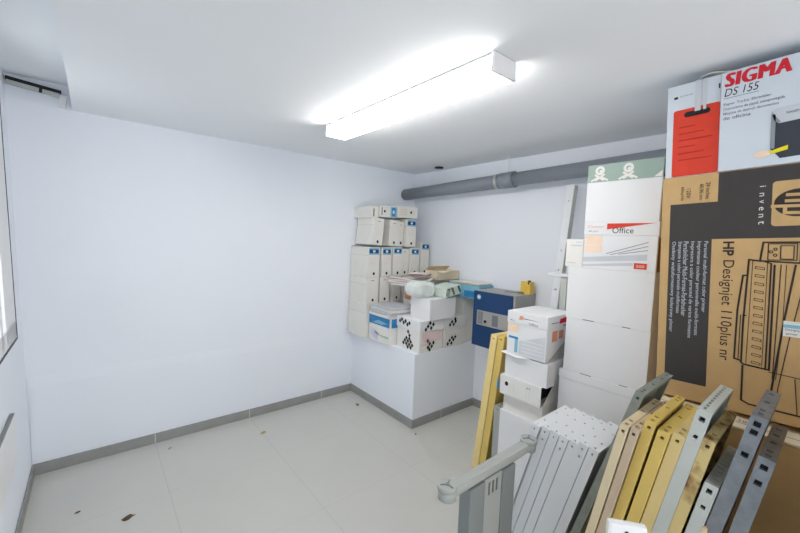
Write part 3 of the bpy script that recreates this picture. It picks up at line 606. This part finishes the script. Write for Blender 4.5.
def checker(x0, x1, dots_side, front_dots, lidside, lidfront, label, pink):
    w, d = x1-x0, 0.31
    t = carton('checkered_carton', label, 'box', w, d, 0.285, ((x0+x1)/2, 2.318+d/2, PZ), (0,0,0), m=WHITE2, lid=0.095, lidm=WHITE, over=0.006, group='checkered cartons on the plinth')
    f = front(w, d); fl = front(w+0.012, d+0.012); ls = lside(w, d); lls = lside(w+0.012, d+0.012)
    if pink: print_part('pink_print', t, f, PINK, lambda bm, f: (f.rect(bm, 0.03, 0.09, w-0.01, 0.18), f.rect(bm, 0.02, 0.06, 0.10, 0.082)))
    else: print_part('pink_frame', t, f, PINK, lambda bm, f: (f.line(bm, [(0.04,0.10),(0.04,0.16),(w-0.05,0.16),(w-0.05,0.10),(0.04,0.10)], 0.004), f.line(bm, [(0.06,0.12),(w-0.07,0.12)], 0.003)))
    R = 0.0175
    def dots(lst): return lambda bm, f: [f.poly(bm, [(a-R,b),(a,b-R*1.25),(a+R,b),(a,b+R*1.25)]) for a, b in lst]
    print_part('black_diamonds', t, f, BLACK, dots(front_dots)); print_part('black_diamonds', t, fl, BLACK, dots(lidfront))
    if dots_side: print_part('black_diamonds', t, ls, BLACK, dots(dots_side)); print_part('black_diamonds', t, lls, BLACK, dots(lidside))
    return t
pyr = [(0.155,0.165),(0.175,0.135)]+[(0.135+0.04*i,0.105) for i in range(0,2)]+[(0.115+0.04*i,0.08) for i in range(3)]+[(0.095+0.04*i,0.052) for i in range(4)]+[(0.155,0.027),(0.195,0.027)]
checker(2.172, 2.456, pyr, [(0.10,0.10),(0.125,0.072),(0.105,0.042),(0.15,0.045),(0.17,0.075),(0.125,0.02),(0.18,0.02)][:6], [(0.05+0.026*i, 0.245+(0.022 if i % 2 else 0)-0.004*i) for i in range(6)],
        [(0.07,0.21),(0.095,0.235),(0.12,0.262),(0.135,0.215),(0.16,0.245)], 'white carton with black diamond checks at the outer corner of the plinth', True)
checker(2.471, 2.755, None, [(0.06,0.035),(0.085,0.065),(0.11,0.035),(0.135,0.065),(0.115,0.09),(0.16,0.09)], None, [(0.08,0.215),(0.105,0.24),(0.13,0.215),(0.15,0.262),(0.155,0.24)], 'white carton with black diamond checks beside the navy cabinet', False)
ZC = PZ+0.286
w, d = 0.335, 0.25
wb = carton('storage_carton', 'plain white carton standing on the two checkered cartons', 'box', w, d, 0.19, (2.25+w/2, 2.29+d/2, ZC), (0,0,0), m=WHITE)
print_part('tape_line', wb, front(w, d), GREYL, lambda bm, f: f.rect(bm, 0.028, 0.0, 0.031, 0.19))
# bag and patterned ream on top of it
def crumple(name, label, cat, loc, sx, sy, sz, m, seed, rz=0.0):
    t = thing(name, label, cat, loc, (0,0,rz)); bm = bmesh.new(); bmesh.ops.create_icosphere(bm, subdivisions=4, radius=1)
    rnd = random.Random(seed); ph = [(rnd.uniform(2,6), rnd.uniform(2,6), rnd.uniform(0,6)) for _ in range(6)]
    for v in bm.verts:
        c = v.co.copy(); q = 1+0.10*sum(math.sin(a*c.x*1.6+b*c.y*1.6+p+3*c.z) for a, b, p in ph)/2.2
        ex = lambda t_: math.copysign(abs(t_)**0.6, t_)
        v.co = Vector((ex(c.x)*sx*q, ex(c.y)*sy*q, max(0, (ex(c.z)*q+1))*sz))
    obj('crumpled_sheet', bm, m, t); return t
crumple('plastic_bag', 'crumpled translucent white plastic bag lying on the plain white carton', 'bag', (2.288, 2.47, ZC+0.191), 0.115, 0.11, 0.070, mat('milky_plastic', (214, 220, 216), 0.3, 0.06, 30), 3)
gr = thing('patterned_ream', 'ream wrapped in green and white patterned paper on the white carton', 'paper', (2.52, 2.37, ZC+0.195), (0, -0.16, 0.02))
box_part('wrapper', (-0.095,-0.10,0.008), (0.115,0.10,0.098), mat('pale_green_wrap', (206, 220, 208), 0.5, 0.05, 30), gr, 0.012)
fg = Face((-0.09,-0.10,0.012), (1.15,0,0), (0,0,1.12), 0.0015)
print_part('dark_stripes', gr, fg, mat('dark_green_print', (92, 108, 100), 0.6), lambda bm, f: (f.poly(bm, [(0.0,0.03),(0.02,0.072),(0.055,0.07),(0.035,0.005),(0.008,0.01)], 1), f.poly(bm, [(0.06,0.072),(0.085,0.072),(0.105,0.01),(0.085,0.005)], 1), f.poly(bm, [(0.135,0.072),(0.16,0.07),(0.178,0.02),(0.16,0.008)], 1)))
print_part('white_flowers', gr, fg, PAPER, lambda bm, f: [f.ell(bm, 0.012+0.011*(i % 3), 0.015+0.013*(i//3), 0.004, 0.005, 2, 0, 8) for i in range(12)])
# box behind with orange print, open box of papers, blue boxes by the wall
ob = carton('paper_box', 'white box with orange print behind the plain white carton', 'box', 0.22, 0.17, 0.26, (2.445+0.085, 2.66+0.11, PZ+0.27), NEGX, m=WHITE2)
print_part('orange_print', ob, front(0.22, 0.17), SALMON, lambda bm, f: f.rect(bm, 0.02, 0.12, 0.12, 0.21))
us = carton('storage_carton', 'white carton on the plinth under the orange printed box', 'box', 0.28, 0.17, 0.268, (2.445+0.085, 2.65+0.14, PZ), NEGX, m=WHITE2)
sheets('document_pile', 'loose white papers spilling over the orange printed box', 2.435, 2.76, PZ+0.534, 0.32, 0.30, 4, 0.016, 0.1, [PAPER, WHITE2, PINK, PAPER], wav=0.03)
sheets('folder_pile', 'dark pink folders lying on the loose papers', 2.50, 2.70, PZ+0.640, 0.18, 0.16, 2, 0.012, 0.35, [mat('dusty_pink_card', (176, 136, 134), 0.7), PAPER], cat='folder', wav=0.01)
w, d = 0.30, 0.19
carton('storage_carton', 'cream carton at the corner of the walls under the open tan box', 'box', 0.30, 0.27, 0.595, (2.775, 2.80, PZ), (0,0,0), m=CREAM)
tb = thing('open_carton', 'open tan cardboard box with raised flaps behind the paper piles', 'box', (2.785, 2.672, PZ+0.598), (0,0,-0.05))
bm = bmesh.new()
for lo, hi in (((-w/2,-d/2,0),(w/2,-d/2+0.005,0.09)), ((-w/2,d/2-0.005,0),(w/2,d/2,0.09)), ((-w/2,-d/2,0),(-w/2+0.005,d/2,0.09)), ((w/2-0.005,-d/2,0),(w/2,d/2,0.09)), ((-w/2,-d/2,0),(w/2,d/2,0.005))): bx(bm, lo, hi)
obj('body', bm, TANL, tb)
bm = bmesh.new(); quad(bm, [(-w/2,-d/2,0.09),(w/2-0.1,-d/2,0.09),(w/2-0.12,-d/2-0.05,0.105),(-w/2+0.01,-d/2-0.06,0.075)]); o = obj('flap', bm, TANL, tb); o.modifiers.new('thick', 'SOLIDIFY').thickness = 0.004
bm = bmesh.new(); quad(bm, [(-w/2,d/2,0.09),(w/2,d/2,0.09),(w/2,d/2-0.05,0.13),(-w/2,d/2-0.05,0.125)]); o = obj('flap', bm, TANL, tb); o.modifiers.new('thick', 'SOLIDIFY').thickness = 0.004
w, d = 0.30, 0.20
rbx = []
for i, (h, nm) in enumerate(((0.215, 'cream carton on the plinth between the checkered cartons and navy cabinet'), (0.243, 'cream carton stacked second behind the navy cabinet, under the blue paper box'))):
    t = carton('storage_carton', nm, 'box', w, d, h, (2.765+0.085, 2.35+w/2, PZ+(0 if i == 0 else 0.216)), NEGX, m=CREAM)
    t.scale = (1, 0.82, 1)
t = carton('paper_box', 'blue and white paper box on cream cartons beside the navy cabinet', 'box', 0.40, 0.20, 0.125, (2.83, 2.13+0.20, PZ+0.460), NEGX, m=CYANP, bev=0.006)
print_part('white_blocks', t, front(0.40, 0.20), PAPER, lambda bm, f: (f.rect(bm, 0.02, 0.03, 0.07, 0.11), f.rect(bm, 0.10, 0.02, 0.12, 0.12), f.rect(bm, 0.14, 0.02, 0.16, 0.12)))
print_part('blue_edge', t, front(0.40, 0.20), BLUEP, lambda bm, f: f.rect(bm, 0.21, 0.01, 0.396, 0.07))
t2 = sheets('document_pile', 'thin beige papers lying on the blue and white paper box', 2.83, 2.33, PZ+0.586, 0.19, 0.36, 2, 0.008, 0.0, [mat('beige_paper', (226, 206, 186), 0.8), PAPER], wav=0.006)

# ---------------------------------------------------------------- steel shelves and posts standing on end
def plate(bm, O, A, B, w, h, holes, nd, depth=0.012, mi=0, md=1):
    """flat plate with punched rectangular holes (a0,b0,a1,b1)"""
    O, A, B, nd = Vector(O), Vector(A), Vector(B), Vector(nd)
    xs = sorted({0, w, *[v for q in holes for v in (q[0], q[2])]}); ys = sorted({0, h, *[v for q in holes for v in (q[1], q[3])]})
    P = lambda a, b, k=0: O + A*a + B*b + nd*k
    for x0, x1 in zip(xs, xs[1:]):
        for y0, y1 in zip(ys, ys[1:]):
            cx, cy = (x0+x1)/2, (y0+y1)/2
            if any(q[0] < cx < q[2] and q[1] < cy < q[3] for q in holes):
                quad(bm, [P(x0,y0,depth),P(x1,y0,depth),P(x1,y1,depth),P(x0,y1,depth)], md)
                for (a0,b0),(a1,b1) in (((x0,y0),(x1,y0)),((x1,y0),(x1,y1)),((x1,y1),(x0,y1)),((x0,y1),(x0,y0))):
                    quad(bm, [P(a0,b0),P(a1,b1),P(a1,b1,depth),P(a0,b0,depth)], mi)
            else: quad(bm, [P(x0,y0),P(x1,y0),P(x1,y1),P(x0,y1)], mi)
def shelf_mesh(T, D, L, fholes, tholes):
    """folded steel shelf on end: front lip (y from 0 to -T) at x=0, hollow underside towards -Y, top end at z=L"""
    bm = bmesh.new()
    plate(bm, (0,0,0), (0,-1,0), (0,0,1), T, L, fholes, (1,0,0))
    plate(bm, (0,0,L), (1,0,0), (0,-1,0), D, T, tholes, (0,0,-1))
    quad(bm, [(0,0,0),(D,0,0),(D,0,L),(0,0,L)]); quad(bm, [(D,0,0),(D,-T,0),(D,-T,L),(D,0,L)]); quad(bm, [(0,0,0),(0,-T,0),(D,-T,0),(D,0,0)])
    r = 0.016; k = -T+0.022
    for q in ([(0,-T,0),(D,-T,0),(D-r,-T,r),(r,-T,r)], [(D,-T,0),(D,-T,L),(D-r,-T,L-r),(D-r,-T,r)], [(D,-T,L),(0,-T,L),(r,-T,L-r),(D-r,-T,L-r)], [(0,-T,L),(0,-T,0),(r,-T,r),(r,-T,L-r)],
              [(r,-T,r),(D-r,-T,r),(D-r,k,r),(r,k,r)], [(D-r,-T,r),(D-r,-T,L-r),(D-r,k,L-r),(D-r,k,r)], [(D-r,-T,L-r),(r,-T,L-r),(r,k,L-r),(D-r,k,L-r)], [(r,-T,L-r),(r,-T,r),(r,k,r),(r,k,L-r)],
              [(r,k,r),(D-r,k,r),(D-r,k,L-r),(r,k,L-r)]): quad(bm, q)
    bmesh.ops.remove_doubles(bm, verts=bm.verts, dist=1e-5)
    return bm
def lean_frame(a, b, rot=0.0):
    U = Vector((a, b, 1)).normalized(); D = Vector((math.cos(rot), math.sin(rot), 0)); D = (D - D.dot(U)*U).normalized(); Yv = U.cross(D)
    return D, Yv, U
def shelf(name, label, cat, P0, T, D, a, b, m, fh=None, th=None, group=None, lift=None, drop=0.0):
    Dv, Yv, U = lean_frame(a, b); P0 = Vector(P0)
    lo = max(0.0, -(Dv.z*D)) + max(0.0, Yv.z*T)
    L = (P0.z - lo - 0.001)/U.z
    if fh is None: fh = [(T/2-0.005, L-0.027, T/2+0.005, L-0.017)]
    else: fh = [(a0, L-b1, a1, L-b0) for a0, b0, a1, b1 in fh]
    if th is None: th = [(x, T/2-0.006, x+0.014, T/2+0.006) for x in (0.012, 0.05, D*0.5, D-0.06, D-0.026)]
    o = obj(name, shelf_mesh(T, D, L, fh, th), [m, BLACK])
    o.matrix_world = Matrix(((Dv.x,Yv.x,U.x,0),(Dv.y,Yv.y,U.y,0),(Dv.z,Yv.z,U.z,0),(0,0,0,1)))
    o.matrix_world.translation = P0 - U*L
    return tag(o, label, cat, group)
gw = 'white steel shelves standing on end'
names = ['leftmost', 'second from left', 'third from left', 'fourth, in the middle', 'third from right', 'second from right', 'rightmost']
for i in range(7):
    P0 = (1.505, 0.845, 0.852) if i == 0 else (1.517, 0.803-0.0405*(i-1), 0.842+0.003*((i*3) % 4))
    k = 0.011+0.003*(i % 2)
    shelf('steel_shelf', 'white perforated steel shelf standing on end, %s of the white bundle' % names[i], 'shelf', P0, 0.037, 0.30, 0.0, -0.265, WMET, group=gw,
          fh=[(0.014,0.018,0.022,0.027)]+([(0.014,0.055,0.022,0.064)] if i % 2 else []),
          th=[(k, 0.012, k+0.011, 0.020), (0.07+0.015*(i % 3), 0.014, 0.079+0.015*(i % 3), 0.021), (0.185+0.01*(i % 2), 0.012, 0.194+0.01*(i % 2), 0.019), (0.268, 0.012, 0.279, 0.021)])
SL = [(0.03*k+0.012, 0.008, 0.03*k+0.024, 0.019) for k in range(11)]
shelf('steel_post', 'dull galvanised perforated steel section standing between white and ochre shelves', 'shelf', (1.53, 0.462, 1.124), 0.030, 0.33, 0.0, -0.285, GALV2, th=[(x, 0.009, x+0.012, 0.020) for x in (0.02, 0.045, 0.14, 0.25, 0.31, 0.34)])
go = 'ochre steel shelves standing on end'
shelf('steel_shelf', 'pale ochre steel shelf, leftmost of the ochre bundle', 'shelf', (1.36, 0.446, 1.058), 0.026, 0.34, 0.0, -0.19, OCHREP, group=go)
shelf('steel_shelf', 'pinkish ochre steel shelf, second from left of the ochre bundle', 'shelf', (1.365, 0.415, 1.058), 0.024, 0.34, 0.0, -0.19, mat('pinkish_ochre_steel', (196, 176, 150), 0.5, 0.05), group=go)
shelf('steel_shelf', 'deep yellow ochre steel shelf, third from left of the ochre bundle', 'shelf', (1.40, 0.386, 1.085), 0.030, 0.34, 0.0, -0.19, OCHREY, group=go)
shelf('steel_shelf', 'yellow ochre steel shelf with broad bare top, fourth of the ochre bundle', 'shelf', (1.41, 0.352, 1.062), 0.034, 0.34, 0.0, -0.19, OCHREY, group=go)
shelf('steel_shelf', 'ochre steel shelf just left of the pale grey steel shelf', 'shelf', (1.42, 0.314, 1.066), 0.034, 0.34, 0.0, -0.19, OCHRE, group=go)
shelf('steel_shelf', 'tall pale grey steel shelf with slotted top rising above the ochre bundle', 'shelf', (1.42, 0.259, 1.168), 0.036, 0.32, 0.0, -0.19, GMET, th=[(0.03*k+0.015, 0.010, 0.03*k+0.035, 0.018) for k in range(10)], fh=[(0.011,0.022,0.026,0.038), (0.013,0.085,0.024,0.097)])
shelf('steel_shelf', 'rusty ochre steel shelf right of the tall pale grey shelf', 'shelf', (1.42, 0.238, 1.082), 0.030, 0.33, 0.0, -0.19, RUST)
shelf('steel_shelf', 'short pale grey slotted steel shelf between rusty and dark galvanised shelves', 'shelf', (1.42, 0.225, 0.95), 0.034, 0.34, 0.0, -0.19, GMET, th=[(0.03*k+0.012, 0.006, 0.03*k+0.020, 0.026) for k in range(11)], fh=[(0.010,0.016,0.024,0.032), (0.011,0.075,0.023,0.088)])
shelf('steel_post', 'galvanised slotted steel post rising highest at the right of the bundle', 'shelf', (1.42, 0.140, 1.197), 0.036, 0.30, 0.0, -0.19, GALV, th=[(x, 0.010, x+0.014, 0.022) for x in (0.02, 0.06, 0.15, 0.25)], fh=[(0.010,0.016,0.026,0.032), (0.010,0.042,0.026,0.058), (0.010,0.115,0.026,0.131)])
shelf('steel_post', 'galvanised steel post at the far right end of the bundle, beside brown box', 'shelf', (1.42, 0.117, 1.086), 0.036, 0.31, 0.0, -0.17, GALV, th=[(x, 0.010, x+0.014, 0.024) for x in (0.02, 0.055, 0.13, 0.2, 0.26)], fh=[(0.010,0.02,0.026,0.036), (0.010,0.07,0.026,0.086)])
# two ochre shelves by the short stack and a grey one behind
shelf('steel_shelf', 'pale yellow steel shelf leaning upright left of the short stack of boxes', 'shelf', (2.055, 1.492, 1.034), 0.050, 0.28, 0.03, -0.085, mat('pale_yellow_steel', (232, 208, 140), 0.45, 0.04), th=[(0.015, 0.012, 0.04, 0.02)], fh=[(0.018,0.02,0.030,0.028)])
shelf('steel_shelf', 'yellow ochre steel shelf leaning upright beside the short stack of boxes', 'shelf', (2.06, 1.438, 1.040), 0.048, 0.28, 0.03, -0.085, OCHREY, th=[(0.015, 0.012, 0.04, 0.02)], fh=[(0.018,0.02,0.030,0.028)])
shelf('steel_shelf', 'grey steel shelf standing behind the yellow shelves at the short stack', 'shelf', (2.025, 1.415, 0.575), 0.048, 0.20, 0.0, 0.0, GREYM)

# ---------------------------------------------------------------- upturned desk leg
t = thing('desk_leg', 'grey steel desk leg standing upside down in front of the white shelves', 'desk leg', (1.20, 0.83, 0))
ZB = 0.80
bm = bmesh.new(); bx(bm, (-0.260, -0.023, ZB-0.048), (0.255, 0.023, ZB-0.010), 0, 0.012)
for x in (-0.260, 0.255): cyl(bm, (x,0,ZB-0.050), (x,0,ZB-0.013), 0.031, 24)
obj('foot_bar', bm, GREYM, t)
for x in (-0.260, 0.255):
    bm = bmesh.new(); cyl(bm, (x,0,ZB-0.013), (x,0,ZB), 0.036, 28, 0, 0.034); gl = obj('glide', bm, GREYM, t)
    bm = bmesh.new()
    for q in range(3):
        dx, dy = 0.026*math.cos(q*2.094+0.5), 0.026*math.sin(q*2.094+0.5)
        cyl(bm, (x,0,ZB+0.0005), (x+dx,dy,ZB+0.0005), 0.003, 8)
    cyl(bm, (x,0,ZB-0.002), (x,0,ZB+0.003), 0.008, 12); obj('glide_spokes', bm, GREYD, gl)
bm = bmesh.new(); bx(bm, (-0.168, -0.030, 0.04), (-0.080, 0.022, ZB-0.048), 0, 0.004); obj('column', bm, GREYD, t)
bm = bmesh.new(); plate(bm, (-0.079,-0.022,0.04), (1,0,0), (0,0,1), 0.112, ZB-0.088, [(0.028+0.024*k, ZB-0.160, 0.040+0.024*k, ZB-0.108) for k in range(3)], (0,1,0), 0.006); bx(bm, (-0.079,-0.014,0.04), (0.033,0.018,ZB-0.05)); obj('cable_cover', bm, [GREYM, BLACK], t)
bm = bmesh.new(); bx(bm, (0.034, -0.030, 0.04), (0.118, 0.022, ZB-0.048), 0, 0.006); obj('column', bm, GREYD, t)
box_part('mounting_plate', (-0.24, -0.032, 0.0), (0.16, 0.032, 0.04), GREYD, t, 0.003)

# white things at the very bottom of the picture
t = thing('plastic_board', 'white rounded plastic board end in front of the ochre shelves', 'board', (1.19, 0.345, 0), (0, 0, -0.9))
box_part('board', (-0.06, -0.012, 0), (0.045, 0.012, 0.850), WPLAS, t, 0.010)
bm = bmesh.new(); cyl(bm, (-0.01,-0.012,0.825), (-0.01,-0.0135,0.825), 0.006, 12); obj('screw_hole', bm, BLACK, t)
t = thing('wooden_stick', 'thin pale wooden stick tip before the galvanised posts', 'stick', (1.30, 0.235, 0), (0, 0, 0)); bm = bmesh.new(); cyl(bm, (0,0,0), (0.03,-0.035,0.862), 0.008, 10, 0, 0.006); obj('stick', bm, WOODY, t)

# upright strip and bracket leaning on the right wall
t = thing('steel_upright', 'white steel upright with holes leaning on the right wall under the pipe', 'post', (2.50, 1.395, 0.0))
Uv = Vector((0.32, 0.0, 2.11)); n = Uv.normalized(); rotm = Vector((0,0,1)).rotation_difference(n).to_euler(); t.rotation_euler = rotm
L = Uv.length
bm = bmesh.new(); plate(bm, (0,0.03,0), (0,-1,0), (0,0,1), 0.055, L, [(0.02,L-0.13,0.032,L-0.118)]+[(0.02,0.12+0.15*k,0.032,0.132+0.15*k) for k in range(11)], (1,0,0), 0.006); bx(bm, (0.006,-0.025,0), (0.010,0.03,L)); obj('web', bm, [WMET, BLACK], t)
bm = bmesh.new(); bx(bm, (0.0,-0.029,0), (0.055,-0.025,L)); obj('flange', bm, GMET, t)
t = thing('bracket_stand', 'white metal bracket with flat top plate standing behind the short stack', 'bracket', (2.46, 1.225, 0.0))
box_part('stem', (-0.012, -0.030, 0), (0.012, 0.012, 1.435), GMET, t, 0.002); box_part('top_plate', (-0.03, -0.05, 1.435), (0.03, 0.095, 1.455), WMET, t, 0.004); box_part('foot_plate', (-0.06, -0.06, 0), (0.06, 0.06, 0.012), GMET, t, 0.002)

# ---------------------------------------------------------------- litter on the floor
def leaf(label, x, y, s, rz, m=LEAF):
    t = thing('dry_leaf', label, 'leaf', (x, y, 0.0), (0, 0, rz)); bm = bmesh.new(); rnd = random.Random(int(x*1000))
    c = bm.verts.new((0,0,0.008)); ring = []
    for i in range(11):
        q = 2*PI*i/11; r = s*(0.5+0.5*rnd.random()); ring.append(bm.verts.new((r*math.cos(q)*1.5, r*math.sin(q)*0.8, 0.002+0.006*rnd.random())))
    for i in range(11): bm.faces.new((c, ring[i], ring[(i+1) % 11]))
    o = obj('blade', bm, m, t); o.modifiers.new('thick', 'SOLIDIFY').thickness = 0.0015
DK = mat('dark_debris', (84, 70, 50), 0.8, 0.3, 50)
leaf('largest dry brown leaf lying on the floor at the lower left', 0.123, 2.505, 0.03, 0.5, DK)
leaf('yellowish dry leaf on the floor near the back skirting', 1.06, 2.98, 0.025, 0.3, mat('yellow_leaf', (176, 156, 84), 0.8, 0.2, 50))
leaf('small brown leaf on the floor by the plinth skirting', 1.98, 2.97, 0.028, 1.0)
leaf('tiny dark crumb on the floor near the largest leaf', -0.10, 2.72, 0.012, 0.2, DK)
leaf('tiny grey crumb on the floor beside the skirting joint', 0.42, 3.16, 0.015, 0.9, GREYD)
leaf('small crumb on the floor at the plinth corner', 2.08, 2.22, 0.012, 0.1)
